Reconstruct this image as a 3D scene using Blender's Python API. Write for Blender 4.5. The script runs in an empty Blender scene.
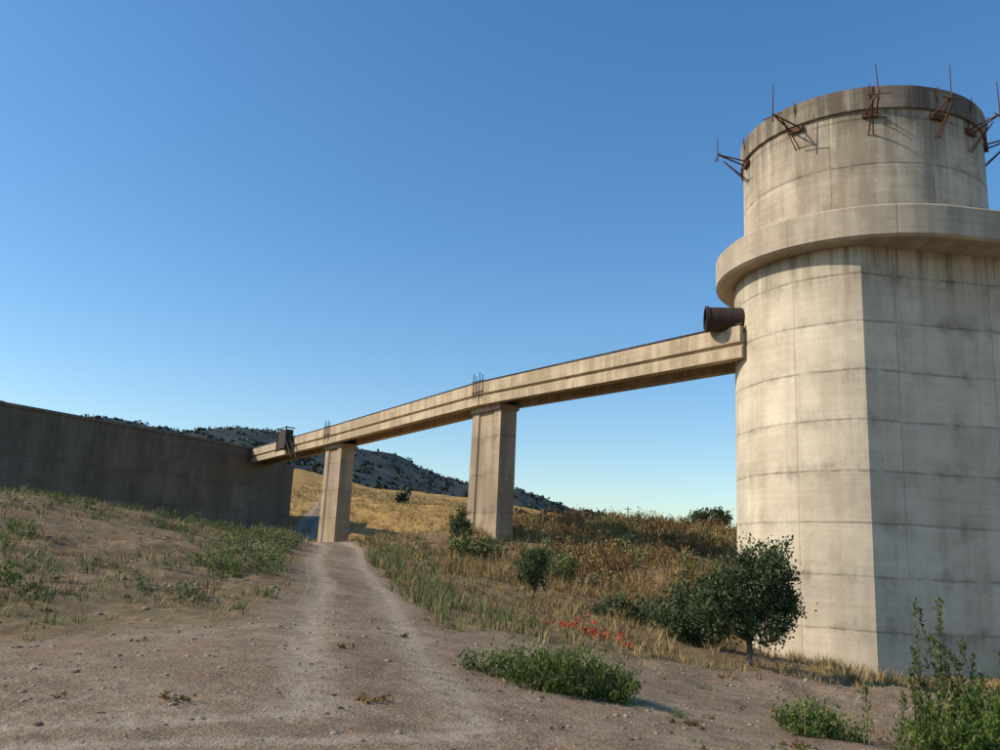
import bpy, math, numpy as np
from mathutils import Vector, Matrix
rng = np.random.default_rng(7)
sc = bpy.context.scene
rad = math.radians
SUN_AZ, SUN_EL = 264.0, 34.0

# ------------------------------------------------------------------ noise
def _hash(ix, iy, s):
    n = (ix.astype(np.int64)*374761393 + iy.astype(np.int64)*668265263 + s*974711) & 0x7fffffff
    n = ((n ^ (n >> 13))*1274126177) & 0x7fffffff
    n = (n ^ (n >> 16)) & 0xffff
    return n/65535.0
def vnoise(x, y, s=0):
    ix = np.floor(x); iy = np.floor(y); fx = x-ix; fy = y-iy
    fx = fx*fx*(3-2*fx); fy = fy*fy*(3-2*fy)
    a = _hash(ix, iy, s); b = _hash(ix+1, iy, s); c = _hash(ix, iy+1, s); d = _hash(ix+1, iy+1, s)
    return (a*(1-fx)+b*fx)*(1-fy)+(c*(1-fx)+d*fx)*fy
def fbm(x, y, s=0, o=4):
    t = 0; a = 1; n = 0
    for i in range(o):
        t = t+a*(vnoise(x, y, s+i*17)-.5)*2; n += a; a *= .5; x = x*2.03+3.1; y = y*2.03-7.7
    return t/n
def sstep(a, b, x):
    t = np.clip((x-a)/(b-a), 0, 1); return t*t*(3-2*t)

# ------------------------------------------------------------------ terrain height
AZ = np.array([-180,-90,-60,-40,-20,-12.6,-7.8,-1.5,4.3,10.2,14,30,60,90,180.])
TF = np.array([.01,.02,.04,.06,.09,.089,.071,.066,.0525,.041,.037,.03,.02,.01,.01])
AZM = np.array([-180,-90,-60,-35,-28,-24.5,-20,-16.6,-12,-7.6,-3.6,.35,1.6,3.7,5.3,10.1,14,20,40,90,180.])
TM = np.array([.02,.03,.06,.095,.115,.124,.120,.128,.117,.108,.089,.081,.080,.0666,.0545,.046,.040,.038,.03,.02,.02])
CP = [(0,0,0),(-10,0,.2),(10,0,-.2),(0,-20,0),(-20,-20,.2),(20,-20,-.3),(-25,0,.6),(25,0,-.8),
 (-2,11.5,.35),(-3.2,20,.6),(-5.5,33,1.35),(-7.3,43,1.88),(-9.5,54,2.0),(-11.6,64.2,2.0),
 (-6.8,12.6,.2),(-3.7,14,.42),(-6.9,33,1.35),(-17,30,3.05),(-13.3,34,2.62),(-8.6,40,1.95),(-11,20,1.35),(-7,20,.95),
 (-20,45,2.6),(-14,48,2.1),(-24,32,3.6),(-20,18,1.9),(-30,20,2.6),(-21,81,3.4),(-28,65,2.9),(-40,50,3.5),(-50,35,4),
 (-.6,47.0,3.0),(-4,44,2.2),(-1.1,25,.45),(3.2,26,0.0),(3,38,.95),(-2,34,1.05),(3.5,46,2.5),(8.6,48,2.8),(10.3,44,2.0),(12,58,3.95),(8.5,36,.35),
 (5.1,24,-.45),(11.6,26.5,-1.1),(13.5,31,-1.1),(20,26,-1.2),(9.5,31.5,-.9),(13,38,-.2),(20,38,0),(28,40,.3),
 (10.2,20,-.93),(5.6,14,-.54),(7.3,13,-.56),(.2,10.5,.03),(2.8,17,-.2),(-8.4,80,3.9),(2,62,4.0),(-5,60,2.9),(0,85,5.6),(18,75,4.3),(35,70,3.5),
 (-15,100,7.5),(10,105,6.2),(40,20,-1.5),(60,50,1)]
for a in list(range(-180,180,15))+[-22,-18,-12,-8,-4,2,5,8,12]:
    T = np.interp(a, AZ, TF); CP.append((150*math.sin(rad(a)),150*math.cos(rad(a)),1.6+T*150))
CP = np.array(CP, float)
def tps(r2): return np.where(r2 > 1e-9, .5*r2*np.log(r2+1e-12), 0)
_s = 20.0
P = CP[:, :2]/_s
n = len(P)
K = tps(((P[:, None]-P[None])**2).sum(-1))+np.eye(n)*.004
Q = np.c_[np.ones(n), P]
M = np.block([[K, Q],[Q.T, np.zeros((3,3))]])
W = np.linalg.solve(M, np.r_[CP[:, 2], 0, 0, 0])
PY = np.array([-30,0,8,12,20,33,43,55,64,80,100.]); PX = np.array([3,1.2,-.6,-1.5,-3.1,-5.6,-7.6,-11,-14.5,-17,-19.])
def pathx(y): return np.interp(y, PY, PX)+.12*np.sin(y*.35)
def H(x, y, micro=True):
    x = np.asarray(x, float); y = np.asarray(y, float); sh = x.shape
    x = x.ravel(); y = y.ravel(); r = np.hypot(x, y); out = np.zeros_like(x)
    m = r < 152
    if m.any():
        xs = x[m]/_s; ys = y[m]/_s; z = np.full(xs.shape, W[n])+W[n+1]*xs+W[n+2]*ys
        for i in range(n): z += W[i]*tps((xs-P[i,0])**2+(ys-P[i,1])**2)
        out[m] = z
    az = np.degrees(np.arctan2(x, y))
    tf = np.interp(az, AZ, TF); tm = np.interp(az, AZM, TM)
    lr = np.log(np.maximum(r, 1)); st = np.log([150,260,600,1200,1800,3500,6500])
    vals = [tf, tf*.8, tm*.5, tm, tm*.75, tm*.25, tm*0-.002]
    T = np.zeros_like(x)
    for k in range(6):
        w = np.clip((lr-st[k])/(st[k+1]-st[k]), 0, 1); w = w*w*(3-2*w)
        T = np.where((lr >= st[k]) if k else True, vals[k]*(1-w)+vals[k+1]*w, T)
    far = 1.6+T*r
    far += sstep(400,1200,r)*(fbm(x/140,y/140,5,5)*13+np.abs(fbm(x/45,y/45,9,4))*6)*np.clip(tm/.08,0.15,1)
    w = sstep(110,150,r)
    z = out*(1-w)+far*w
    if micro:
        d = np.abs(x-pathx(y))
        rut = np.exp(-((d-.8)/.25)**2)*.03*sstep(9,16,y)*(1-sstep(60,80,y))
        rough = sstep(1.6,3.5,d)*sstep(12,20,y)
        z = z+fbm(x/3.1,y/3.1,1,3)*(.05+.19*rough)+fbm(x/.7,y/.7,2,3)*(.024+.11*rough)*np.clip(1-r/200,0,1)-rut
        z = z+fbm(x/25,y/25,11,3)*1.0*sstep(85,150,r)
    return z.reshape(sh)
def h1(x, y): return float(H(np.array([x]), np.array([y]))[0])
YBX = np.array([-40,-6.8,-3.7,-2,0,3,5,8,11,20,40.]); YBY = np.array([11.5,12.4,14.5,16,17,17.5,19,21,22.5,23.5,22.])
def bare(x, y):
    yb = np.interp(x, YBX, YBY)
    nz = fbm(x/1.6,y/1.6,21,4)
    a = 1-sstep(-1.3,1.3,(y-yb)+nz*2.0)
    hw = np.interp(y,[12,20,33,60],[1.9,1.6,1.3,1.2])
    b = (1-sstep(-.35,.5,np.abs(x-pathx(y))-hw+nz*.6))*(1-sstep(90,105,y))
    return np.maximum(a, b)
def masks(x, y):
    r = np.hypot(x, y); R = bare(x, y)
    G = sstep(42,62,y+fbm(x/6,y/6,31,3)*8+np.clip(x,-20,5)*.2)      # yellow field
    B = sstep(230,520,r+fbm(x/60,y/60,33,3)*90)
    return R, G, B

# ------------------------------------------------------------------ node helper
class NT:
    def __init__(s, name):
        s.m = bpy.data.materials.new(name); s.m.use_nodes = True; s.t = s.m.node_tree; s.t.nodes.clear()
    def n(s, ty, ins=None, **kw):
        nd = s.t.nodes.new(ty)
        for k, v in kw.items(): setattr(nd, k, v)
        for k, v in (ins or {}).items(): s.set(nd.inputs[k], v)
        return nd
    def set(s, sock, v):
        if isinstance(v, bpy.types.NodeSocket): s.t.links.new(v, sock)
        elif isinstance(v, bpy.types.Node): s.t.links.new(v.outputs[0], sock)
        else:
            if isinstance(v, tuple) and len(v) == 3 and sock.type == 'RGBA': v = (*v, 1)
            sock.default_value = v
    def math(s, op, a, b=0.0, c=None, clamp=False):
        nd = s.n('ShaderNodeMath', operation=op, use_clamp=clamp); s.set(nd.inputs[0], a); s.set(nd.inputs[1], b)
        if c is not None: s.set(nd.inputs[2], c)
        return nd.outputs[0]
    def mix(s, f, a, b, blend='MIX'):
        nd = s.n('ShaderNodeMix', data_type='RGBA', blend_type=blend)
        s.set(nd.inputs[0], f); s.set(nd.inputs[6], a); s.set(nd.inputs[7], b); return nd.outputs[2]
    def noise(s, vec, scale, detail=4, rough=.6, dim='3D'):
        nd = s.n('ShaderNodeTexNoise', noise_dimensions=dim); s.set(nd.inputs['Vector'], vec)
        nd.inputs['Scale'].default_value = scale; nd.inputs['Detail'].default_value = detail; nd.inputs['Roughness'].default_value = rough
        return nd.outputs[0]
    def rng(s, v, a, b, c=0., d=1.):
        nd = s.n('ShaderNodeMapRange'); s.set(nd.inputs[0], v)
        for i, k in enumerate((a, b, c, d)): nd.inputs[i+1].default_value = k
        return nd.outputs[0]
    def attr(s, name): return s.n('ShaderNodeAttribute', attribute_name=name)
    def out(s, col, rough=.9, height=None, bstr=.5, bdist=.05, spec=.2, trans=None, metal=0):
        b = s.n('ShaderNodeBsdfPrincipled'); s.set(b.inputs['Base Color'], col); s.set(b.inputs['Roughness'], rough)
        b.inputs['Specular IOR Level'].default_value = spec; b.inputs['Metallic'].default_value = metal
        if height is not None:
            bp = s.n('ShaderNodeBump'); bp.inputs['Strength'].default_value = bstr; bp.inputs['Distance'].default_value = bdist
            s.set(bp.inputs['Height'], height); s.t.links.new(bp.outputs[0], b.inputs['Normal'])
        sh = b.outputs[0]
        if trans:
            tr = s.n('ShaderNodeBsdfTranslucent'); s.set(tr.inputs[0], col)
            mx = s.n('ShaderNodeMixShader'); mx.inputs[0].default_value = trans
            s.t.links.new(sh, mx.inputs[1]); s.t.links.new(tr.outputs[0], mx.inputs[2]); sh = mx.outputs[0]
        o = s.n('ShaderNodeOutputMaterial'); s.t.links.new(sh, o.inputs[0]); return s.m

def ground_mat():
    s = NT('ground_soil'); geo = s.n('ShaderNodeNewGeometry'); p = geo.outputs['Position']
    mk = s.n('ShaderNodeSeparateColor'); s.t.links.new(s.attr('mask').outputs['Color'], mk.inputs[0])
    R, G, B = mk.outputs
    lat = s.attr('lat').outputs['Fac']
    n1 = s.noise(p, .45, 3, .65); n2 = s.noise(p, 5, 4, .72); n3 = s.noise(p, 30, 3, .75); n4 = s.noise(p, 1.6, 4, .65)
    dirt = s.mix(s.rng(n1,.35,.68), (.25,.175,.108), (.385,.29,.195))
    dirt = s.mix(s.rng(n4,.46,.64,0,.7), dirt, (.20,.13,.076))
    dirt = s.mix(s.rng(n2,.45,.72,0,.75), dirt, (.145,.098,.060))
    dirt = s.mix(s.rng(n3,.52,.70,0,.65), dirt, (.52,.42,.305))
    dirt = s.mix(s.rng(n3,.45,.32,0,.85), dirt, (.085,.06,.038))
    # compressed wheel tracks, loose darker gravel between them
    al = s.math('ABSOLUTE', lat)
    tr = s.math('ABSOLUTE', s.math('SUBTRACT', al, .8))
    tr = s.math('MULTIPLY', s.rng(tr, .42, .08, 0, .75), s.rng(n2, .64, .42, .25, 1))
    dirt = s.mix(s.math('MULTIPLY', s.rng(al, .5, .1, 0, .45), s.rng(n4, .4, .6, .3, 1)), dirt, (.16,.115,.07))
    dirt = s.mix(tr, dirt, (.43,.345,.25))
    slope = s.mix(s.rng(n4,.35,.65), (.145,.092,.050), (.30,.21,.115))
    slope = s.mix(s.rng(n2,.46,.66,0,.8), slope, (.10,.072,.036))
    slope = s.mix(s.rng(n1,.5,.62,0,.5), slope, (.12,.115,.05))
    slope = s.mix(s.rng(n3,.5,.72,0,.6), slope, (.42,.32,.185))
    field = s.mix(s.rng(n1,.35,.65), (.29,.165,.052), (.48,.30,.10))
    field = s.mix(s.rng(n4,.5,.72,0,.6), field, (.18,.11,.042))
    nm = s.noise(p, .012, 4, .7); nm2 = s.noise(p, .07, 5, .78)
    mt = s.mix(s.rng(nm,.4,.62), (.032,.045,.050), (.062,.072,.068))  # far hills: bluish distance haze mixed into the base colour
    mt = s.mix(s.rng(nm2,.46,.58,0,.85), mt, (.024,.036,.040))
    mt = s.mix(s.rng(nm2,.40,.32,0,.5), mt, (.095,.088,.076))
    c = s.mix(G, slope, field); c = s.mix(R, c, dirt); c = s.mix(B, c, mt)
    hgt = s.math('ADD', s.math('MULTIPLY', n2, .6), s.math('MULTIPLY', n3, .4))
    return s.out(c, .95, hgt, 1.0, .08, .1)

def concrete_mat(name, light=(.47,.41,.315), dark=(.25,.215,.165), lift=1.6, pw=3.0, stain=.5, seam=.5, holes=True, sfreq=1.5, drip=None):
    s = NT(name); uvn = s.n('ShaderNodeUVMap', uv_map='wall'); sp = s.n('ShaderNodeSeparateXYZ'); s.t.links.new(uvn.outputs[0], sp.inputs[0])
    u, v = sp.outputs[0], sp.outputs[1]
    geo = s.n('ShaderNodeNewGeometry'); p = geo.outputs['Position']
    def vec(a, b, c=0.):
        q = s.n('ShaderNodeCombineXYZ'); s.set(q.inputs[0], a); s.set(q.inputs[1], b); s.set(q.inputs[2], c); return q.outputs[0]
    wob = s.math('MULTIPLY', s.math('SUBTRACT', s.noise(p, .9, 1), .5), .10)
    vv = s.math('ADD', v, wob)
    def cell(x, w):
        q = s.math('DIVIDE', x, w); f = s.math('FLOOR', s.math('ADD', q, .0)); d = s.math('MULTIPLY', s.math('ABSOLUTE', s.math('SUBTRACT', s.math('FRACT', s.math('ADD', q, .5)), .5)), w)
        return f, d
    fu, du = cell(u, pw); fv, dv = cell(vv, lift)
    sm0 = s.math('MAXIMUM', s.rng(dv, .055, .012, 0, 1), s.rng(du, .035, .008, 0, .75))
    brk = s.rng(s.noise(p, 1.7, 2), .32, .6, .12, 1)
    sm = s.math('MULTIPLY', sm0, brk)
    wn = s.n('ShaderNodeTexWhiteNoise', noise_dimensions='2D'); s.t.links.new(vec(fu, fv), wn.inputs['Vector'])
    wn2 = s.n('ShaderNodeTexWhiteNoise', noise_dimensions='2D'); s.t.links.new(vec(fv, 3.3), wn2.inputs['Vector'])
    mott = s.noise(p, .55, 5, .68)
    streak = s.noise(vec(s.math('MULTIPLY', u, sfreq), s.math('MULTIPLY', v, .09)), 1.0, 4, .65)
    fine = s.noise(p, 9, 3, .7)
    board = s.noise(vec(s.math('MULTIPLY', u, .25), s.math('MULTIPLY', v, 6.5)), 1.0, 1, .6)
    f = s.math('MULTIPLY', s.rng(mott,.36,.66), .45)
    f = s.math('ADD', f, s.math('MULTIPLY', s.rng(streak,.42,.70), stain))
    f = s.math('ADD', f, s.math('MULTIPLY', wn.outputs[0], .26))
    f = s.math('ADD', f, s.math('MULTIPLY', wn2.outputs[0], .16))
    f = s.math('ADD', f, s.math('MULTIPLY', s.rng(board,.3,.7), .16))
    f = s.math('ADD', f, s.math('MULTIPLY', s.rng(fine,.3,.7), .16), clamp=True)
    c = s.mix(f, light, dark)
    # damp / lichen bands that follow the pour joints
    bl = s.math('MULTIPLY', s.rng(dv, .55, .05, 0, 1), s.rng(s.noise(vec(s.math('MULTIPLY', u, .8), s.math('MULTIPLY', v, .5), 4.), 1.3, 4, .7), .48, .70, 0, .55))
    c = s.mix(bl, c, (.10,.08,.055))
    if drip:   # run-off stains under a ledge at height drip[0], reaching down drip[1] metres
        ds_ = s.noise(vec(s.math('MULTIPLY', u, 3.2), s.math('MULTIPLY', v, .12), 9.), 1.0, 4, .7)
        g_ = s.rng(v, drip[0]-drip[1], drip[0], 0, 1)
        c = s.mix(s.math('MULTIPLY', s.math('POWER', g_, 1.4), s.rng(ds_, .40, .62, 0, .75)), c, (.10,.08,.055))
    c = s.mix(s.math('MULTIPLY', sm, seam), c, (.07,.055,.038))
    if holes:
        _, a = cell(s.math('ADD', u, .4), 1.13); _, b = cell(s.math('ADD', v, .4), .81)
        dd = s.math('SQRT', s.math('ADD', s.math('MULTIPLY', a, a), s.math('MULTIPLY', b, b)))
        wn3 = s.rng(mott, .45, .55, 0, .5)
        c = s.mix(s.math('MULTIPLY', s.rng(dd, .030, .016, 0, 1), wn3), c, (.05,.04,.03))
    hh = s.math('ADD', s.math('MULTIPLY', fine, .4), s.math('MULTIPLY', sm0, -.7))
    return s.out(c, .88, hh, .45, .025, .25)

def leaf_mat(name, cols, trans=None):
    s = NT(name); t = s.attr('tint').outputs['Fac']
    cr = s.n('ShaderNodeValToRGB'); s.t.links.new(t, cr.inputs[0]); e = cr.color_ramp.elements
    while len(e) < len(cols): e.new(.5)
    for i, c in enumerate(cols): e[i].position = i/(len(cols)-1); e[i].color = (*c, 1)
    return s.out(cr.outputs[0], .7, trans=trans, spec=.25)
def plain_mat(name, a, b, scale=6, rough=.8, metal=0, spec=.3):
    s = NT(name); p = s.n('ShaderNodeNewGeometry').outputs['Position']; nz = s.noise(p, scale, 4, .7)
    return s.out(s.mix(s.rng(nz,.35,.65), a, b), rough, nz, .4, .02, spec, metal=metal)

M_ground = ground_mat()
M_tower = concrete_mat('tower_concrete', light=(.74,.64,.475), dark=(.43,.36,.26), lift=1.62, pw=3.4, stain=.35, seam=.5, drip=(12.3,2.4))
M_drum = concrete_mat('drum_concrete', light=(.68,.58,.43), dark=(.31,.255,.18), lift=1.7, pw=3.35, stain=.55, seam=.6, drip=(17.3,2.2))
M_collar = concrete_mat('collar_concrete', light=(.64,.545,.405), dark=(.34,.28,.20), lift=50, pw=3.4, stain=.5, seam=.3, holes=False)
M_rim = concrete_mat('rim_concrete', light=(.44,.365,.27), dark=(.13,.105,.075), lift=50, pw=2.2, stain=.9, seam=.4, holes=False)
M_bridge = concrete_mat('bridge_concrete', light=(.70,.56,.385), dark=(.34,.26,.165), lift=50, pw=4.0, stain=.7, seam=.5, holes=False)
M_pier = concrete_mat('pier_concrete', light=(.50,.395,.275), dark=(.26,.195,.13), lift=2.0, pw=50, stain=.7, seam=.4, holes=False)
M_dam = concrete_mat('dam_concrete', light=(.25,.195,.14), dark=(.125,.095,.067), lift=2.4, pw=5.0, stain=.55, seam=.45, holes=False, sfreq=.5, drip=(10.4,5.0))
M_rust = plain_mat('rusty_steel', (.15,.062,.033), (.07,.035,.024), 9)
M_dark = plain_mat('dark_steel', (.03,.027,.025), (.06,.045,.035), 7)
M_bark = plain_mat('bark', (.085,.065,.048), (.16,.13,.10), 14)
M_stone = plain_mat('stone', (.17,.125,.085), (.36,.29,.205), 7)
M_olive = leaf_mat('olive_leaf', [(.022,.034,.013),(.055,.078,.028),(.095,.125,.050),(.17,.20,.10)], .2)
M_green = leaf_mat('weed_leaf', [(.035,.06,.012),(.075,.12,.022),(.14,.19,.042),(.24,.25,.08)], .3)
M_dry = leaf_mat('dry_grass_blade', [(.17,.115,.045),(.32,.22,.09),(.47,.34,.15),(.58,.46,.25)])
M_scrubg = leaf_mat('grey_green_grass', [(.060,.075,.025),(.12,.14,.046),(.19,.20,.075),(.32,.29,.12)])
M_brown = leaf_mat('bramble_brown', [(.075,.042,.015),(.17,.095,.033),(.29,.17,.060),(.25,.19,.070)])
M_far = leaf_mat('far_scrub', [(.016,.025,.020),(.028,.040,.028),(.045,.057,.036),(.06,.066,.040)])
M_red = leaf_mat('poppy_petal', [(.38,.03,.015),(.58,.07,.02),(.66,.13,.05)], .2)

# ------------------------------------------------------------------ mesh helpers
def link(o, parent=None):
    sc.collection.objects.link(o)
    if parent: o.parent = parent
    return o
def empty(name, loc=(0,0,0)):
    e = bpy.data.objects.new(name, None); e.empty_display_size = .5; sc.collection.objects.link(e); return e
def raw_mesh(name, v, loops, starts, mat, attrs=None, smooth=False, parent=None):
    me = bpy.data.meshes.new(name); me.vertices.add(len(v)); me.vertices.foreach_set('co', np.asarray(v, np.float32).ravel())
    me.loops.add(len(loops)); me.loops.foreach_set('vertex_index', np.asarray(loops, np.int32))
    me.polygons.add(len(starts)); me.polygons.foreach_set('loop_start', np.asarray(starts, np.int32))
    me.update(calc_edges=True)
    if smooth: me.polygons.foreach_set('use_smooth', np.ones(len(starts), bool))
    for k, a in (attrs or {}).items():
        if a.ndim == 2:
            at = me.attributes.new(k, 'FLOAT_COLOR', 'POINT'); at.data.foreach_set('color', a.astype(np.float32).ravel())
        else:
            at = me.attributes.new(k, 'FLOAT', 'POINT'); at.data.foreach_set('value', a.astype(np.float32))
    me.materials.append(mat)
    return link(bpy.data.objects.new(name, me), parent)
def grid_mesh(name, X, Y, Z, mat, attrs, wrap=False):
    a, b = X.shape; idx = np.arange(a*b).reshape(a, b)
    if wrap: nx = np.roll(idx, -1, 1); q = np.stack([idx[:-1], idx[1:], nx[1:], nx[:-1]], -1)
    else: q = np.stack([idx[:-1,:-1], idx[1:,:-1], idx[1:,1:], idx[:-1,1:]], -1)
    q = q.reshape(-1, 4)[:, ::-1]
    v = np.stack([X, Y, Z], -1).reshape(-1, 3)
    return raw_mesh(name, v, q.ravel(), np.arange(len(q))*4, mat, attrs, True)
def auto_uv(me, zoff=0):
    uv = me.uv_layers.new(name='wall')
    for p in me.polygons:
        nn = p.normal
        if abs(nn.z) > .7: tx, ty = Vector((1,0,0)), Vector((0,1,0))
        else: tx = Vector((-nn.y, nn.x, 0)).normalized(); ty = Vector((0,0,1))
        for li in p.loop_indices:
            co = me.vertices[me.loops[li].vertex_index].co; uv.data[li].uv = (co.dot(tx), co.dot(ty)+zoff)
def py_mesh(name, v, f, mat, parent=None, uv=True, bevel=0, smooth=False):
    me = bpy.data.meshes.new(name); me.from_pydata([tuple(map(float, q)) for q in v], [], f); me.update()
    import bmesh
    bm = bmesh.new(); bm.from_mesh(me); bmesh.ops.recalc_face_normals(bm, faces=bm.faces)
    if bevel: bmesh.ops.bevel(bm, geom=list(bm.edges), offset=bevel, segments=1, affect='EDGES')
    bm.to_mesh(me); bm.free()
    if uv: auto_uv(me)
    if smooth:
        me.polygons.foreach_set('use_smooth', [True]*len(me.polygons)); me.set_sharp_from_angle(angle=rad(28))
    me.materials.append(mat)
    return link(bpy.data.objects.new(name, me), parent)
def box_vf(c, ax, ay, az_, hx, hy, hz):
    c = Vector(c); v = []
    for i in (-1,1):
        for j in (-1,1):
            for k in (-1,1): v.append(c+Vector(ax)*hx*i+Vector(ay)*hy*j+Vector(az_)*hz*k)
    return v, [(0,1,3,2),(4,6,7,5),(0,4,5,1),(2,3,7,6),(0,2,6,4),(1,5,7,3)]
class Acc:
    def __init__(s): s.v = []; s.f = []
    def add(s, v, f):
        o = len(s.v); s.v += list(v); s.f += [tuple(i+o for i in q) for q in f]
    def box(s, *a): s.add(*box_vf(*a))
    def tube(s, pts, rr, k=6):
        pts = [Vector(q) for q in pts]; v = []; f = []
        for i, q in enumerate(pts):
            d = (pts[min(i+1, len(pts)-1)]-pts[max(i-1, 0)]).normalized()
            a = d.cross(Vector((.31,.17,.93))).normalized(); b = d.cross(a)
            for j in range(k):
                t = 2*math.pi*j/k; v.append(q+(a*math.cos(t)+b*math.sin(t))*rr[i])
        for i in range(len(pts)-1):
            for j in range(k): f.append((i*k+j, i*k+(j+1)%k, (i+1)*k+(j+1)%k, (i+1)*k+j))
        f.append(tuple(range(k))); f.append(tuple(range((len(pts)-1)*k, len(pts)*k))[::-1])
        s.add(v, f)
    def obj(s, name, mat, parent=None, **kw): return py_mesh(name, s.v, s.f, mat, parent, **kw)

# ------------------------------------------------------------------ ground
ang = np.concatenate([np.arange(-48,48,.25), np.arange(48,312,3.0)])
rr = np.exp(np.linspace(math.log(.6), math.log(6400), 760))
A, Rr = np.meshgrid(np.radians(ang), rr); X = Rr*np.sin(A); Y = Rr*np.cos(A); Z = H(X, Y)
def gattrs(X, Y):
    R, G, B = masks(X.ravel(), Y.ravel()); lat = X.ravel()-pathx(Y.ravel())
    lat = lat+fbm(X.ravel()/2, Y.ravel()/2, 141, 2)*.18
    lat = lat+(1-sstep(4,9,Y.ravel()))*9
    return {'mask': np.c_[R, G, B, np.ones_like(R)], 'lat': lat}
g = grid_mesh('ground', X, Y, Z, M_ground, gattrs(X, Y), wrap=True)
# dirt track sheet laid on the ground
ty = np.linspace(16, 95, 700); tx = np.linspace(-1.3, 1.3, 34); TY, TX = np.meshgrid(ty, tx, indexing='ij')
XX = pathx(TY)+TX; ZZ = H(XX, TY)+.006-.03*sstep(1.1,1.3,np.abs(TX))-.03*(1-sstep(16,17,TY))
t = grid_mesh('dirt_track', XX, TY, ZZ, M_ground, gattrs(XX, TY))

# ------------------------------------------------------------------ intake tower
CX, CY = 13.56, 31.2
def dirv(az): return np.array([math.sin(rad(az)), math.cos(rad(az))])
tower = empty('intake_tower')
def uplan(R, a0, xe, na):
    """rounded nose on the left, straight side walls running to xe"""
    a = np.linspace(a0, 360, 120); pts = [np.array([CX, CY])+R*dirv(q) for q in a]
    d = dirv(na-90); p0 = pts[0]; tt = (xe-p0[0])/d[0]
    s = [p0+d*tt*(k/6) for k in range(6, 0, -1)]
    back = [np.array([xe, CY+R])]
    return s+pts+back
def prism(name, rings, mat, closed_caps=True, shift=0):
    """rings: list of (list_of_pts, z)"""
    m = len(rings[0][0]); v = []; f = []
    for pts, z in rings: v += [(q[0], q[1], z) for q in pts]
    me_uv = []
    base = rings[0][0]; L = [0]
    for i in range(1, m+1): L.append(L[-1]+float(np.hypot(*(np.array(base[i % m])-base[i-1]))))
    for k in range(len(rings)-1):
        for i in range(m):
            j = (i+1) % m; f.append((k*m+i, k*m+j, (k+1)*m+j, (k+1)*m+i))
            z0, z1 = rings[k][1], rings[k+1][1]
            dz = 0 if abs(z0-z1) > .05 else .3
            me_uv.append([(L[i], z0), (L[i+1], z0), (L[i+1], z1+dz), (L[i], z1+dz)])
    if closed_caps:
        f.append(tuple(range(m))); me_uv.append([(v[i][0], v[i][1]) for i in range(m)])
        o = (len(rings)-1)*m; f.append(tuple(o+i for i in range(m))[::-1]); me_uv.append([(v[o+i][0], v[o+i][1]) for i in range(m)][::-1])
    me = bpy.data.meshes.new(name); me.from_pydata([tuple(map(float, q)) for q in v], [], f)
    uv = me.uv_layers.new(name='wall'); k = 0
    for p, us in zip(me.polygons, me_uv):
        for li, q in zip(p.loop_indices, us): uv.data[li].uv = (q[0]+shift, q[1])
    me.polygons.foreach_set('use_smooth', [True]*len(f)); me.update()
    import bmesh
    bm = bmesh.new(); bm.from_mesh(me); bmesh.ops.recalc_face_normals(bm, faces=bm.faces); bm.to_mesh(me); bm.free()
    me.set_sharp_from_angle(angle=rad(22)); me.materials.append(mat)
    return link(bpy.data.objects.new(name, me), tower)
body = uplan(4.7, 204, 22.0, 172)
prism('shaft', [(body, -3), (body, 12.32)], M_tower, shift=.9)
def ringpl(R): return uplan(R, 172, 22.6, 172)
prism('collar_slab', [(ringpl(5.30), 12.30), (ringpl(5.4), 12.38), (ringpl(5.4), 13.34), (ringpl(5.33), 13.41)], M_collar)
def circ(R, m=160): return [np.array([CX, CY])+R*dirv(q) for q in np.linspace(0, 360, m, endpoint=False)]
TOP = 18.16
prism('upper_drum', [(circ(4.30), 13.35), (circ(4.30), TOP-.8)], M_drum, shift=.6)
prism('rim_band', [(circ(4.30), TOP-.86), (circ(4.41), TOP-.84), (circ(4.41), TOP-.03), (circ(4.37), TOP), (circ(4.05), TOP), (circ(4.05), TOP-.7)], M_rim, closed_caps=True)
# rusty pipe stub beside the bridge head
v = []; f = []; K = 32
pz = 10.76
c0 = np.array([9.5, 31.0]); d = np.array([-.985, .10]); d /= np.hypot(*d); sd = np.array([d[1], -d[0]])
for (t, R) in [(0,.46),(1.82,.46),(1.82,.50),(1.94,.50),(1.94,.41),(.3,.41)]:
    for k in range(K):
        a = 2*math.pi*k/K; q = c0+d*t+sd*R*math.cos(a); v.append((q[0], q[1], pz+R*math.sin(a)))
for i in range(5):
    for k in range(K): f.append((i*K+k, i*K+(k+1)%K, (i+1)*K+(k+1)%K, (i+1)*K+k))
f.append(tuple(range(5*K, 6*K)))
py_mesh('pipe_stub', v, f, plain_mat('dark_rust', (.060,.036,.026), (.030,.022,.019), 6), tower, smooth=True)
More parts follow.
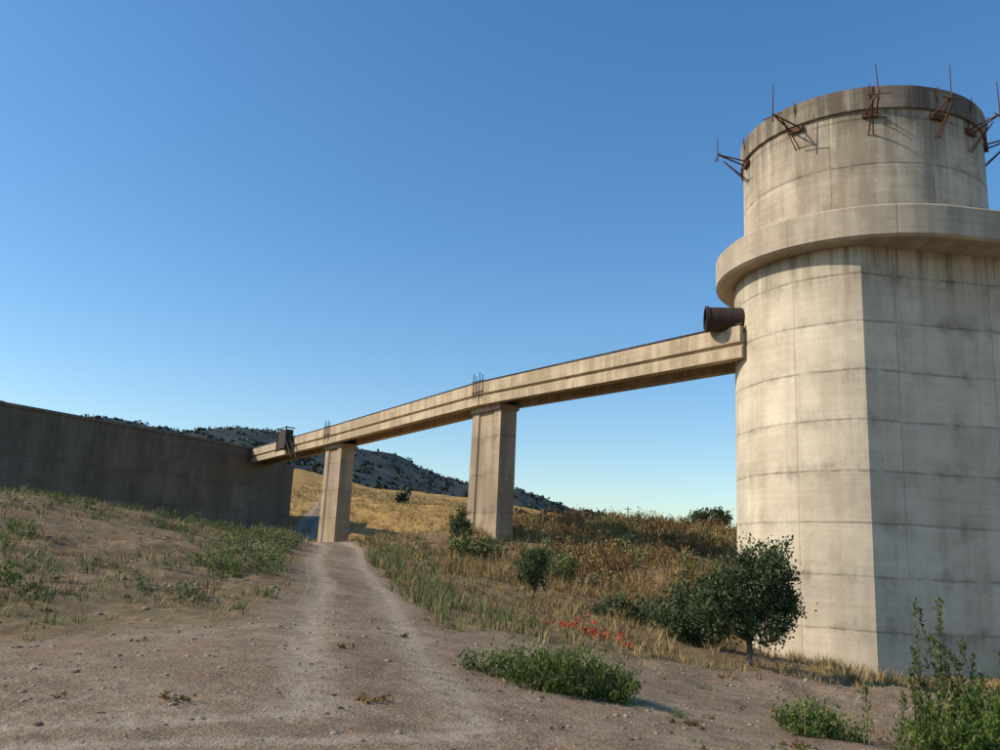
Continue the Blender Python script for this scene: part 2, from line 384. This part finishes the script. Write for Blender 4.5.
# steel brackets round the drum
def bracket(i, phi, seed):
    r = np.random.default_rng(seed); a = 203.5-phi; d2 = dirv(a); D = Vector((d2[0], d2[1], 0)); S = Vector((-d2[1], d2[0], 0)); U = Vector((0,0,1))
    base = Vector((CX, CY, 0))+D*4.41
    zt = TOP-1.15+r.uniform(-.15,.15); L = r.uniform(.9,1.25); ac = Acc()
    e = base+D*L+U*zt+U*.25+S*r.uniform(-.25,.25)
    w0 = base+U*zt-D*.15; w1 = base+U*(zt-.75)-D*.15
    for sd_ in (-.2,.2):
        ac.tube([w0+S*sd_, e], [.03,.03]); ac.tube([w1+S*sd_*.4, base+D*L*.75+U*(zt+.1)], [.022,.022])
    ac.tube([e-U*.3, e+U*r.uniform(.6,1.2)+S*r.uniform(-.1,.1)], [.026,.018])
    ac.tube([e-U*.1-S*.38, e-U*.1+S*.38], [.02,.02])
    ac.tube([w0-U*.05, base+U*(TOP-.2)+D*.06, base+U*(TOP+.05)+D*.06],[.022,.022,.016])
    ac.box(base+U*zt-D*.04, tuple(D), tuple(S), (0,0,1), .06, .26, .09)
    ac.obj('steel_bracket_%d' % i, M_rust, tower, uv=False)
for i, ph in enumerate([-66,-27,6,36,57,80,130,180,230]): bracket(i, ph, 40+i)

# ------------------------------------------------------------------ service bridge
bridge = empty('service_bridge')
nodes = [(9.6,31.03,10.38),(-.20,46.4,10.88),(-11.6,64.2,10.58),(-21.9,80.3,10.42)]
prof = [(-1.12,0),(-1.12,-.60),(-.98,-.68),(-.98,-.74),(-1.04,-.78),(-1.04,-1.18),(-.6,-1.18),(-.6,-.8),(.6,-.8),(.6,-1.18),(1.04,-1.18),(1.04,-.78),(.98,-.74),(.98,-.68),(1.12,-.60),(1.12,0),(.95,0),(.95,-.28),(-.95,-.28),(-.95,0)]
for i in range(3):
    a = Vector(nodes[i]); b = Vector(nodes[i+1]); dd = (b-a).normalized(); a2 = a+dd*(.03 if i else 0); b2 = b-dd*.03
    sdv = Vector((dd.y, -dd.x, 0)).normalized(); v = []; m = len(prof)
    NS = 10
    for k in range(NS+1):
        q = a2.lerp(b2, k/NS)
        v += [q+sdv*x_+Vector((0,0,z_)) for x_, z_ in prof]
    f = [(k*m+j, k*m+(j+1)%m, (k+1)*m+(j+1)%m, (k+1)*m+j) for k in range(NS) for j in range(m)]+[tuple(range(m)), tuple(range(NS*m, NS*m+m))[::-1]]
    py_mesh('span_%d' % (i+1), v, f, M_bridge, bridge)
    # conduit along the top with saddles
    ac = Acc(); s2 = -sdv*1.0 if sdv.dot(Vector((.843,.538,0))) > 0 else sdv*1.0
    ac.tube([a2+s2+Vector((0,0,.09)), b2+s2+Vector((0,0,.09))], [.045,.045])
    L = (b2-a2).length; k = 0.6
    while k < L: ac.box(a2+dd*k+s2+Vector((0,0,.04)), tuple(dd), tuple(sdv), (0,0,1), .06, .09, .05); k += 1.1
    ac.obj('conduit_%d' % (i+1), M_dark, bridge, uv=False)
bd = Vector((nodes[3][0]-nodes[0][0], nodes[3][1]-nodes[0][1], 0)).normalized(); bs = Vector((bd.y, -bd.x, 0))
if bs.y > 0: bs = -bs       # side facing the camera
Uz = (0,0,1)
for i, (nd, wa, wb) in enumerate([(nodes[1],1.42,.5),(nodes[2],1.5,.52)]):
    gz = h1(nd[0], nd[1])-1.5; top = nd[2]-1.19
    ac = Acc(); ctr = Vector((nd[0], nd[1], 0))
    # shallow recessed wall pier, slightly battered
    pr = [(-wa,-wb),(-wa*.55,-wb),(-wa*.5,-wb+.1),(wa*.5,-wb+.1),(wa*.55,-wb),(wa,-wb),(wa,wb),(-wa,wb)]
    v = [ctr+bd*p_*s_+bs*(-q_)*s_+Vector((0,0,z_)) for z_, s_ in ((gz,1.05),(top-.3,1.0)) for p_, q_ in pr]
    m = len(pr); f = [(j, (j+1)%m, m+(j+1)%m, m+j) for j in range(m)]+[tuple(range(m))[::-1], tuple(range(m, 2*m))]
    ac.add(v, f)
    ac.box((nd[0], nd[1], top-.145), tuple(bd), tuple(bs), Uz, wa+.05, wb+.12, .14)
    ac.obj('pier_%d' % (i+1), M_pier, bridge)
    ac = Acc()
    for k, off in enumerate((-.5,-.2,.15,.42)):
        q = Vector(nd)+bs*1.17+bd*off; ac.tube([q+Vector((0,0,-.9)), q+Vector((0,0,.4+.15*(k%2)))], [.022,.022])
    q = Vector(nd)+bs*1.17; ac.tube([q-bd*.6+Vector((0,0,.1)), q+bd*.6+Vector((0,0,.1))], [.02,.02]); ac.tube([q-bd*.6+Vector((0,0,-.5)), q+bd*.6+Vector((0,0,-.5))], [.02,.02])
    ac.obj('joint_posts_%d' % (i+1), M_dark, bridge, uv=False)
# hanging steel cabinet near the dam
q = Vector((-16.0,71.2,10.5))+bs*1.5; ac = Acc()
ac.box(q+Vector((0,0,-.1)), tuple(bd), tuple(bs), Uz, .95, .3, .75)
for o1 in (-1,1):
    ac.tube([q+bd*o1+Vector((0,0,-1.1))+bs*.33, q+bd*o1+Vector((0,0,.9))+bs*.33], [.05,.05])
    ac.tube([q+bd*o1-bs*.4+Vector((0,0,.8)), q+bd*o1+bs*.35+Vector((0,0,.8))], [.05,.05])
    for zz in (-1.0,.8): ac.tube([q-bd+bs*.33+Vector((0,0,zz)), q+bd+bs*.33+Vector((0,0,zz))], [.04,.04])
for k in range(6):
    ac.tube([q-bd*(1.2+.3*k)+Vector((0,0,-.2-.28*k)), q-bd*(1.2+.3*k)+bs*.4+Vector((0,0,-.2-.28*k))], [.05,.05])
ac.tube([q-bd*1.0, q-bd*3.0+Vector((0,0,-1.8))], [.05,.05]); ac.tube([q-bd*1.0+bs*.4, q-bd*3.0+bs*.4+Vector((0,0,-1.8))], [.05,.05])
ac.obj('access_cabinet', M_dark, bridge, uv=False)

# ------------------------------------------------------------------ dam wall
dam = empty('dam_wall')
wp = [(-75,-12),(-46.2,38),(-34,59),(-21.7,80),(-19.3,83.2),(-20.5,88)]
topz = [10.5,10.5,10.5,10.42,9.5,8.6]; v = []; Wd = 1.1
for (x, y), z in zip(wp, topz):
    for (o, zz) in ((0,-2),(0,z),(Wd,z),(Wd,-2)): v.append((x-o*.87+(0), y+o*.5, zz))
m = 4; f = [(k*m+j, k*m+(j+1)%m, (k+1)*m+(j+1)%m, (k+1)*m+j) for k in range(len(wp)-1) for j in range(4)]+[(3,2,1,0), tuple(range(20,24))]
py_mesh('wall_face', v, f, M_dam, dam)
ac = Acc()
for k in range(3):
    a = Vector((*wp[k], 0)); b = Vector((*wp[k+1], 0)); dd = (b-a).normalized(); ss = Vector((-dd.y, dd.x, 0)); L = (b-a).length
    zc = 10.5 if k < 2 else 10.46
    ac.box((a+b)/2+ss*Wd*.5+Vector((0,0,zc+.1)), tuple(dd), tuple(ss), Uz, L/2-.02, Wd*.5+.12, .11)
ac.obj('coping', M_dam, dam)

# ------------------------------------------------------------------ grass / foliage generators
def blades(name, pos, hgt, wid, lean, tint, mat, seed=0):
    r = np.random.default_rng(seed); N = len(pos); th = r.uniform(0, 2*np.pi, N); w = np.c_[np.cos(th), np.sin(th), 0*th]*wid[:, None]/2
    up = np.array([0,0,1.]); mid = pos+up*hgt[:, None]*.55+lean*.35; tip = pos+up*hgt[:, None]*r.uniform(.85,1.1,N)[:, None]+lean
    V = np.stack([pos-w, pos+w, mid+w*.75, mid-w*.75, tip], 1).reshape(-1, 3)
    b = np.arange(N)*5
    L = np.stack([b, b+1, b+2, b+3, b+3, b+2, b+4], 1).ravel(); S = np.stack([np.arange(N)*7, np.arange(N)*7+4], 1).ravel()
    return raw_mesh(name, V, L, S, mat, {'tint': np.repeat(np.clip(tint, 0, 1), 5)})
def tufts(name, n, region, dens, bl, hr, w, mat, seed, spread=.10, leanf=.5, tbase=.5):
    r = np.random.default_rng(seed); x0, x1, y0, y1 = region
    x = r.uniform(x0, x1, n); y = r.uniform(y0, y1, n); k = r.uniform(0, 1, n) < dens(x, y); x = x[k]; y = y[k]
    z = H(x, y)-.02; m = len(x); hs = r.uniform(hr[0], hr[1], m)*(.6+.8*r.uniform(0,1,m)**2); tt = tbase+r.normal(0,.17,m)
    rep = lambda a: np.repeat(a, bl)
    N = m*bl; th = r.uniform(0, 2*np.pi, N); q = np.sqrt(r.uniform(0, 1, N))
    hh = rep(hs)*r.uniform(.45,1.15,N); sp = spread*(.5+rep(hs)*1.5)
    pos = np.c_[rep(x)+np.cos(th)*q*sp, rep(y)+np.sin(th)*q*sp, rep(z)]
    ln = np.c_[np.cos(th), np.sin(th), 0*th]*(hh*leanf*r.uniform(.2,1.3,N))[:, None]
    dist = np.hypot(pos[:,0], pos[:,1]); wid = w*(1+dist/30)*r.uniform(.6,1.4,N)
    return blades(name, pos, hh, wid, ln, rep(tt)+r.normal(0,.13,N), mat, seed+1)
def clear_tower(x, y):
    return (np.hypot(x-CX, y-CY) > 4.9) & ~((x > 11) & (y > 26) & (y < 37))
def left_slope(x, y):
    nz = fbm(x/2.2, y/2.2, 51, 3)
    return (1-bare(x, y))*np.clip(.42+nz*1.6, .04, 1)*(x < pathx(y))
tufts('dry_grass', 15000, (-28,-2,11.5,47), left_slope, 10, (.08,.26), .007, M_dry, 101, leanf=.8, tbase=.33)
tufts('grey_green_grass', 14000, (-28,-2,12.5,47), lambda x, y: left_slope(x, y)*np.clip(.4+fbm(x/3.3,y/3.3,61,3)*1.7,0,1), 12, (.14,.36), .008, M_scrubg, 105, leanf=.5, tbase=.42)
tufts('green_weeds', 600, (-28,-3,12,44), lambda x, y: left_slope(x, y)*np.clip(.3+fbm(x/2.5,y/2.5,71,3)*2,0,1), 26, (.14,.36), .016, M_green, 109, spread=.2, leanf=.8, tbase=.45)
def right_bank(x, y):
    return (1-bare(x, y))*np.clip(.6+fbm(x/2.6,y/2.6,81,3)*1.3,.1,1)*(x > pathx(y)+1.2)*clear_tower(x, y)
tufts('dry_grass', 14000, (-8,24,16,48), right_bank, 11, (.14,.42), .008, M_dry, 113, leanf=.6, tbase=.30)
tufts('dry_grass', 9000, (-2,20,33,62), lambda x, y: right_bank(x, y)*.8, 12, (.35,.75), .010, M_dry, 115, leanf=.5, tbase=.26)
tufts('grey_green_grass', 8000, (-8,12,17,46), lambda x, y: right_bank(x, y)*np.exp(-((x-pathx(y)-2.6)/1.7)**2), 14, (.2,.5), .009, M_scrubg, 117, leanf=.4, tbase=.42)
tufts('grey_green_grass', 2500, (-4,14,18,40), lambda x, y: right_bank(x, y)*np.clip(fbm(x/2.9,y/2.9,63,3)*2.2,0,1), 14, (.15,.4), .010, M_scrubg, 119, leanf=.6)
tufts('dry_grass', 20000, (-26,45,46,120), lambda x, y: (1-bare(x, y))*.9*np.clip(.6+fbm(x/6,y/6,91,3),.1,1), 8, (.2,.5), .012, M_dry, 121, leanf=.5, tbase=.42)
# sparse bits on the bare foreground
tufts('dry_grass', 500, (-9,14,7,20), lambda x, y: np.clip(.15+fbm(x/2,y/2,95,3)*2,0,1), 8, (.03,.12), .006, M_dry, 125, leanf=1.0)
tufts('green_weeds', 90, (1,12,9,22), lambda x, y: x*0+1, 18, (.04,.12), .012, M_green, 129, leanf=1.2)

def foliage(parent, name, lobes, nclump, nleaf, size, mat, seed, csz=.3, up=.35, el=2.2):
    """leaf-sized quads in clumps spread through the crown volume"""
    r = np.random.default_rng(seed); lobes = np.array(lobes, float); vol = (lobes[:,3]*lobes[:,4]*lobes[:,5]); idx = r.choice(len(lobes), nclump, p=vol/vol.sum())
    d = r.normal(size=(nclump,3)); d /= np.linalg.norm(d, axis=1)[:, None]; q = r.uniform(.35,1.12,nclump)**.6
    cc = lobes[idx,:3]+d*lobes[idx,3:6]*q[:, None]
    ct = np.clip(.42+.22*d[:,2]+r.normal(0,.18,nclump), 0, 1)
    N = nclump*nleaf; rep = lambda a: np.repeat(a, nleaf, 0)
    cs = csz*r.uniform(.5,1.3,nclump)
    # sprays drawn out along an outward / upward axis so the outline is feathery
    sp = d+np.array([0,0,.7])+r.normal(0,.4,(nclump,3)); sp /= np.linalg.norm(sp,axis=1)[:,None]
    p = rep(cc)+r.normal(0,1,(N,3))*rep(cs)[:, None]*.38+rep(sp)*(r.uniform(-.9,1.3,N)*rep(cs))[:,None]
    ax = r.normal(size=(N,3))*.8+rep(sp)*.8+np.array([0,0,up]); ax /= np.linalg.norm(ax, axis=1)[:, None]
    b = np.cross(ax, r.normal(size=(N,3))); b /= np.linalg.norm(b, axis=1)[:, None]+1e-9
    s = size*r.uniform(.5,1.4,N)[:, None]
    V = np.stack([p-ax*s*.5, p+b*s/el/1.6, p+ax*s*.5, p-b*s/el/1.6], 1).reshape(-1,3)
    raw_mesh(name, V, np.arange(N*4), np.arange(N)*4, mat, {'tint': np.repeat(np.clip(rep(ct)+r.normal(0,.12,N),0,1), 4)}, parent=parent)
    return cc
def tree(name, x, y, lobes, nclump, nleaf, size, seed, trunk=.09, mat=None, csz=.28, stems=1, nl=26):
    z = h1(x, y)-.05; e = empty(name); r = np.random.default_rng(seed)
    L = [(x+a, y+b, z+c, d_, e_, f_) for a, b, c, d_, e_, f_ in lobes]
    cc = foliage(e, 'leaves', L, nclump, nleaf, size, mat or M_olive, seed, csz)
    ac = Acc(); zc = min(q[2]-q[5]*.55 for q in L)
    ctr = np.mean([q[:3] for q in L], 0)
    for st in range(stems):
        b0 = Vector((x+r.normal(0,.05)*(stems > 1), y+r.normal(0,.05)*(stems > 1), z-.1)); f0 = Vector((x+(ctr[0]-x)*.45+r.normal(0,.12), y+(ctr[1]-y)*.45+r.normal(0,.12), max(zc, z+.2)+r.uniform(0,.2)))
        m1 = b0.lerp(f0, .5)+Vector((r.normal(0,.05), r.normal(0,.05), 0))
        ac.tube([b0, b0.lerp(m1,.3), m1, f0], [trunk*1.5, trunk*1.1, trunk*.9, trunk*.7], 9)
        for k in range(nl//stems):
            t_ = Vector(cc[r.integers(len(cc))]); s0 = m1.lerp(f0, r.uniform(.4,1)); mid = s0.lerp(t_, .5)+Vector((r.normal(0,.08), r.normal(0,.08), r.uniform(0,.12)))
            ac.tube([s0, mid, t_], [trunk*.42, trunk*.25, .006], 5)
    ac.obj('trunk', M_bark, e, uv=False, smooth=True)
    return e
# olive tree near the tower
tree('olive_tree', 6.4, 22.0, [(.45,.1,2.1,.62,.6,.7),(-.25,0,1.75,.6,.6,.55),(.8,.2,1.45,.42,.5,.5),(.1,.1,2.65,.32,.35,.38),(.65,.1,2.85,.26,.3,.32),(-.8,.1,1.25,.5,.6,.5),(.3,-.2,1.0,.6,.5,.42),(-.45,0,2.3,.22,.25,.3),(.9,0,2.4,.2,.2,.25),(-1.0,0,1.75,.2,.25,.22)], 370, 46, .09, 5, trunk=.085, csz=.23)
tree('olive_tree', 6.1, 25.5, [(-.2,0,.9,1.1,.9,.7),(-1.0,0,.65,.7,.8,.5),(.6,0,1.3,.7,.8,.7),(-.3,.1,1.6,.5,.6,.5),(.2,.1,2.0,.35,.5,.4)], 300, 45, .09, 8, trunk=.07, csz=.25, stems=3)
tree('young_olive_tree', 1.3, 28, [(0,0,1.35,.42,.4,.4),(.25,0,1.75,.28,.3,.3),(-.3,0,1.1,.3,.35,.3),(.3,0,.85,.3,.3,.25),(-.15,0,1.85,.2,.2,.25)], 115, 34, .075, 11, trunk=.035, csz=.18)
tree('shrub', -1.65, 44.3, [(0,0,1.0,.45,.5,.6),(.1,0,.5,.5,.5,.5)], 70, 40, .12, 14, trunk=.04, csz=.22)
tree('shrub', -.9, 40.5, [(0,0,.5,1.0,.7,.45),(.9,0,.4,.7,.6,.35)], 90, 40, .11, 17, trunk=.03, csz=.25, mat=M_scrubg, stems=3)
tree('shrub', 2.6, 36.5, [(0,0,.6,1.1,.8,.6)], 80, 40, .11, 19, trunk=.03, csz=.25, mat=M_scrubg, stems=3)
tree('shrub', 4.4, 30.0, [(0,0,.35,.9,.6,.4),(.8,0,.4,.6,.5,.4)], 90, 40, .09, 20, trunk=.03, csz=.2, mat=M_olive, stems=3)
tree('tree', 17.6, 74, [(0,0,1.6,1.0,.9,.65),(1.4,0,1.7,.9,.8,.7),(-.9,.3,1.2,.7,.7,.5)], 120, 40, .2, 23, trunk=.09, csz=.32)
tree('tree', 13.3, 70, [(0,0,.6,.8,.7,.5)], 50, 36, .16, 24, trunk=.04, csz=.28)
# foreground low bush
fb = empty('low_bush')
def G(lobes): return [(a, b, h1(a, b)+c, d_, e_, f_) for a, b, c, d_, e_, f_ in lobes]
foliage(fb, 'leaves', G([(1.05,11.9,.18,.42,.45,.26),(.5,12.1,.16,.35,.4,.24),(1.6,11.7,.12,.33,.35,.2),(.0,12.3,.08,.3,.3,.14),(.75,11.6,.14,.4,.3,.22),(1.25,12.1,.34,.2,.2,.16)]), 260, 54, .05, M_green, 31, csz=.11, up=.8, el=3.5)
foliage(fb, 'dull_leaves', G([(1.0,11.8,.14,.8,.45,.30),(.1,12.2,.08,.4,.35,.18)]), 150, 30, .055, M_scrubg, 33, csz=.14, up=.8, el=3.5)
ac = Acc(); r_ = np.random.default_rng(3)
for k in range(70):
    a = r_.uniform(-.45,1.0); b = Vector((1.0+a*.8-.1, 11.85+r_.normal(0,.15), 0)); b.z = h1(b.x, b.y)-.02
    ac.tube([b, b+Vector((r_.normal(0,.18), r_.normal(0,.15), r_.uniform(.2,.62)))], [.006,.002], 4)
ac.obj('stems', M_bark, fb, uv=False)
# leafy weeds scattered over the left bank and the verge
lw = empty('leafy_weeds'); r_ = np.random.default_rng(21); L = []; L2 = []
x = r_.uniform(-24,-3,1100); y = r_.uniform(13,42,1100); kk = r_.uniform(0,1,1100) < left_slope(x, y)*np.clip(.35+fbm(x/3,y/3,73,3)*1.8,0,1)
for a, b in zip(x[kk], y[kk]):
    s = r_.uniform(.12,.36); (L if r_.uniform() < .6 else L2).append((a, b, h1(a, b)+s*.55, s*1.1, s*1.1, s*.85))
for k in range(90):    # thicker belt of brush along the right-hand lip of the bank
    b = r_.uniform(22,41); a = pathx(b)-1.9-abs(r_.normal(0,1.0)); s = r_.uniform(.15,.32); L2.append((a, b, h1(a, b)+s*.5, s*1.2, s*1.2, s))
foliage(lw, 'green', L, len(L)*9, 26, .065, M_green, 22, csz=.12, up=.7, el=2.8)
foliage(lw, 'grey', L2, len(L2)*9, 26, .065, M_scrubg, 23, csz=.13, up=.7, el=3.2)
# bottom right bushes and tall stalks
for nm, L, nn in (('green_bush', [(3.95,11.3,.10,.35,.3,.2),(4.3,11.1,.08,.25,.25,.15)], 60), ('green_bush', [(5.7,11.0,.2,.55,.45,.3),(6.3,11.4,.35,.5,.45,.45),(5.2,10.7,.1,.4,.4,.2)], 230)):
    e = empty(nm); foliage(e, 'leaves', G(L), nn, 50, .06, M_green, 37+nn, csz=.13, up=.9, el=3.5)
def stalks(name, cx, cy, cnt, hr, seed, sp=.3, drymat=False):
    r = np.random.default_rng(seed); e = empty(name); ac = Acc(); P_ = []; Lv = []; T = []
    for k in range(cnt):
        x = cx+r.normal(0,sp); y = cy+r.normal(0,sp); z = h1(x, y)-.03; hh = r.uniform(*hr); th = r.uniform(0,6.28); ln = r.uniform(.05,.28)*hh
        p0 = Vector((x,y,z)); p2 = p0+Vector((math.cos(th)*ln, math.sin(th)*ln, hh)); p1 = p0.lerp(p2,.5)-Vector((math.cos(th)*ln*.2, math.sin(th)*ln*.2, 0))
        ac.tube([p0, p1, p2], [.010,.007,.003] if not drymat else [.006,.004,.002], 5)
        nlf = 5 if drymat else 90
        for j in range(nlf):
            t = r.uniform(.2,1.0) if drymat else 1-.8*r.uniform(0,1)**1.5; q = p0.lerp(p1, t*2) if t < .5 else p1.lerp(p2, t*2-1); a = r.uniform(0,6.28); P_.append(q[:]); s = r.uniform(.05,.12)*(1.25-.5*t); Lv.append((math.cos(a)*s, math.sin(a)*s, r.uniform(-.02,.07))); T.append(.5+r.normal(0,.2))
    ac.obj('stems', M_bark if not drymat else M_dry2, e, uv=False)
    P_ = np.array(P_); Lv = np.array(Lv); N = len(P_)
    b = np.cross(Lv, [0,0,1.]); b /= np.linalg.norm(b,axis=1)[:,None]; wv = b*(.018 if not drymat else .008)
    V = np.stack([P_, P_+Lv*.45+wv, P_+Lv, P_+Lv*.45-wv], 1).reshape(-1,3)
    raw_mesh('leaves', V, np.arange(N*4), np.arange(N)*4, M_green if not drymat else M_dry, {'tint': np.repeat(np.clip(T,0,1),4)}, parent=e)
M_dry2 = plain_mat('dry_stem', (.36,.28,.16), (.25,.19,.10), 10)
stalks('tall_weed', 5.95, 12.0, 14, (1.0,1.9), 44, .17)
stalks('tall_weed', 6.5, 11.9, 22, (.6,1.25), 47, .28)
stalks('tall_weed', 5.6, 11.4, 12, (.4,.8), 49, .3)
stalks('dry_stalk', 4.9, 11.5, 20, (.3,.95), 45, .6, True)
stalks('dry_stalk', 6.0, 12.4, 20, (.4,1.0), 46, .5, True)

# bramble / brown brush on the embankment
br = empty('bramble_thicket'); r_ = np.random.default_rng(77); L = []; Lg = []
for k in range(300):
    x = r_.uniform(1.2,18); y = r_.uniform(32,62)
    if not clear_tower(np.array([x]), np.array([y]))[0]: continue
    if fbm(np.array([x/4]), np.array([y/4]), 99, 2)[0] < -.15 : continue
    if y < 34.5+max(0, 5-x)*2.8: continue
    s = r_.uniform(.3,.9); (Lg if r_.uniform() < .22 else L).append((x, y, h1(x, y)+s*.3, s*1.2, s*1.1, s*.75))
foliage(br, 'dead_twigs', L, 2800, 30, .13, M_brown, 78, csz=.28, up=.6, el=3)
foliage(br, 'green_patches', Lg, 700, 32, .12, M_scrubg, 79, csz=.26, up=.5, el=2.5)
# red poppies at the foot of the bank
e = empty('red_poppies'); r_ = np.random.default_rng(9); L = []
for k in range(46):
    x = 2.7+r_.normal(0,.75); y = 22.4+r_.normal(0,.9); L.append((x, y, h1(x, y)+.14, .13, .13, .06))
foliage(e, 'petals', L, 80, 6, .065, M_red, 80, csz=.05, el=1.2)
# dry plant litter lying on the bare ground
e = empty('plant_litter'); r_ = np.random.default_rng(19); L = []
for k in range(34):
    x = r_.uniform(-8,8); y = r_.uniform(8,19); s = r_.uniform(.05,.17); L.append((x, y, h1(x, y)+.01, s*1.4, s, .015))
L += [(-2.9,8.6,h1(-2.9,8.6)+.02,.2,.12,.03),(2.35,10.7,h1(2.35,10.7)+.02,.2,.1,.03),(-1.9,12.4,h1(-1.9,12.4)+.02,.18,.1,.03)]
foliage(e, 'twigs', L, 190, 12, .07, M_brown, 81, csz=.035, up=0, el=6)
# distant scrub on slopes and ridge (one mass)
ds = empty('distant_scrub'); L = []; r_ = np.random.default_rng(78)
for k in range(1000):
    a = r_.uniform(-30,38); q = math.exp(r_.uniform(math.log(75), math.log(420))); x = q*math.sin(rad(a)); y = q*math.cos(rad(a))
    if y < 60 or x < -.27*y and q < 120: continue
    if fbm(np.array([x/22]), np.array([y/22]), 131, 3)[0] < .08: continue
    if x < 2 and q < 150 and r_.uniform() < .7: continue
    s = r_.uniform(.3,.8)*(1+q/170); L.append((x, y, h1(x, y)+s*.4, s, s, s*.75))
foliage(ds, 'near_slope', L, 3400, 18, .5, M_far, 83, csz=.5, el=1.3)
L = []
for k in range(3600):
    a = r_.uniform(-32,40); q = r_.uniform(600,1350); x = q*math.sin(rad(a)); y = q*math.cos(rad(a))
    s = r_.uniform(1.0,3.4); L.append((x, y, h1(x, y)+s*.2, s*1.3, s*1.3, s*.6))
foliage(ds, 'mountain_scrub', L, 10000, 8, 2.2, M_far, 84, csz=1.6, el=1.3)
# utility pole on the ridge
ac = Acc(); x, y = 13.2, 86; z = h1(x, y); ac.tube([(x,y,z-.5),(x,y,z+2.0)], [.07,.05]); ac.tube([(x-.35,y,z+1.8),(x+.35,y,z+1.8)], [.035,.035]); ac.obj('utility_pole', M_bark, uv=False)

# ------------------------------------------------------------------ stones, debris
import bmesh
bm = bmesh.new(); bmesh.ops.create_icosphere(bm, subdivisions=2, radius=1); bv = np.array([q.co[:] for q in bm.verts]); bf = np.array([[q.index for q in f_.verts] for f_ in bm.faces]); bm.free()
def stones(name, n_, region, sz, seed, mat, cond=None, flat=.55):
    r = np.random.default_rng(seed); x = r.uniform(region[0],region[1],n_); y = r.uniform(region[2],region[3],n_)
    if cond is not None: k = cond(x, y); x = x[k]; y = y[k]
    m = len(x); z = H(x, y); s = sz[0]+(sz[1]-sz[0])*r.uniform(0,1,m)**5
    V = bv[None]*(1+r.normal(0,.13,(m,len(bv),1)))*(s[:,None,None])*np.stack([r.uniform(.7,1.3,m), r.uniform(.7,1.3,m), r.uniform(.4,.8,m)*flat*1.5], -1)[:,None,:]
    th = r.uniform(0,6.28,m); c, s_ = np.cos(th)[:,None], np.sin(th)[:,None]
    V = np.stack([V[...,0]*c-V[...,1]*s_, V[...,0]*s_+V[...,1]*c, V[...,2]], -1)+np.stack([x,y,z],-1)[:,None,:]
    F = (bf[None]+np.arange(m)[:,None,None]*len(bv)).reshape(-1)
    raw_mesh(name, V.reshape(-1,3), F, np.arange(len(F)//3)*3, mat)
stones('gravel', 10000, (-14,16,6.5,26), (.007,.045), 5, M_stone, lambda x, y: bare(x, y) > .3)
stones('gravel', 1500, (-26,-3,13,42), (.015,.10), 6, M_stone, lambda x, y: bare(x, y) < .5)
stones('dark_clods', 500, (-9,14,7,21), (.015,.06), 7, plain_mat('dark_clod', (.10,.062,.038), (.19,.12,.075), 12), None, .4)

# ------------------------------------------------------------------ light, sky, camera
sv = Vector((math.sin(rad(SUN_AZ))*math.cos(rad(SUN_EL)), math.cos(rad(SUN_AZ))*math.cos(rad(SUN_EL)), math.sin(rad(SUN_EL))))
ld = bpy.data.lights.new('sun', 'SUN'); ld.energy = 4.7; ld.angle = rad(.53); ld.color = (1,.89,.73)
lo = bpy.data.objects.new('sun', ld); lo.rotation_euler = sv.to_track_quat('Z','Y').to_euler(); lo.location = (-30,0,40); sc.collection.objects.link(lo)
w = bpy.data.worlds.new('World'); sc.world = w; w.use_nodes = True; nt = w.node_tree; nt.nodes.clear()
sk = nt.nodes.new('ShaderNodeTexSky'); sk.sky_type = 'NISHITA'; sk.sun_disc = False; sk.sun_elevation = rad(SUN_EL); sk.sun_rotation = rad(SUN_AZ)
sk.air_density = 1.15; sk.dust_density = .6; sk.ozone_density = 3.0; sk.altitude = 200
hs = nt.nodes.new('ShaderNodeHueSaturation'); hs.inputs['Saturation'].default_value = 1.24; hs.inputs['Hue'].default_value = .5; hs.inputs['Value'].default_value = 1.12
bg = nt.nodes.new('ShaderNodeBackground'); bg.inputs[1].default_value = .15; wo = nt.nodes.new('ShaderNodeOutputWorld')
nt.links.new(sk.outputs[0], hs.inputs['Color']); nt.links.new(hs.outputs[0], bg.inputs[0]); nt.links.new(bg.outputs[0], wo.inputs[0])
cd = bpy.data.cameras.new('camera'); cd.lens = 31.18; cd.sensor_width = 36; cd.clip_end = 20000; cd.clip_start = .1
co = bpy.data.objects.new('camera', cd); sc.collection.objects.link(co); sc.camera = co
co.matrix_world = Matrix.Translation((0,0,1.6)) @ Matrix.Rotation(rad(90+12.06),4,'X') @ Matrix.Rotation(rad(2.7),4,'Z')
sc.view_settings.view_transform = 'Standard'; sc.view_settings.look = 'None'; sc.view_settings.exposure = 0
print('campos ground', h1(0,0))
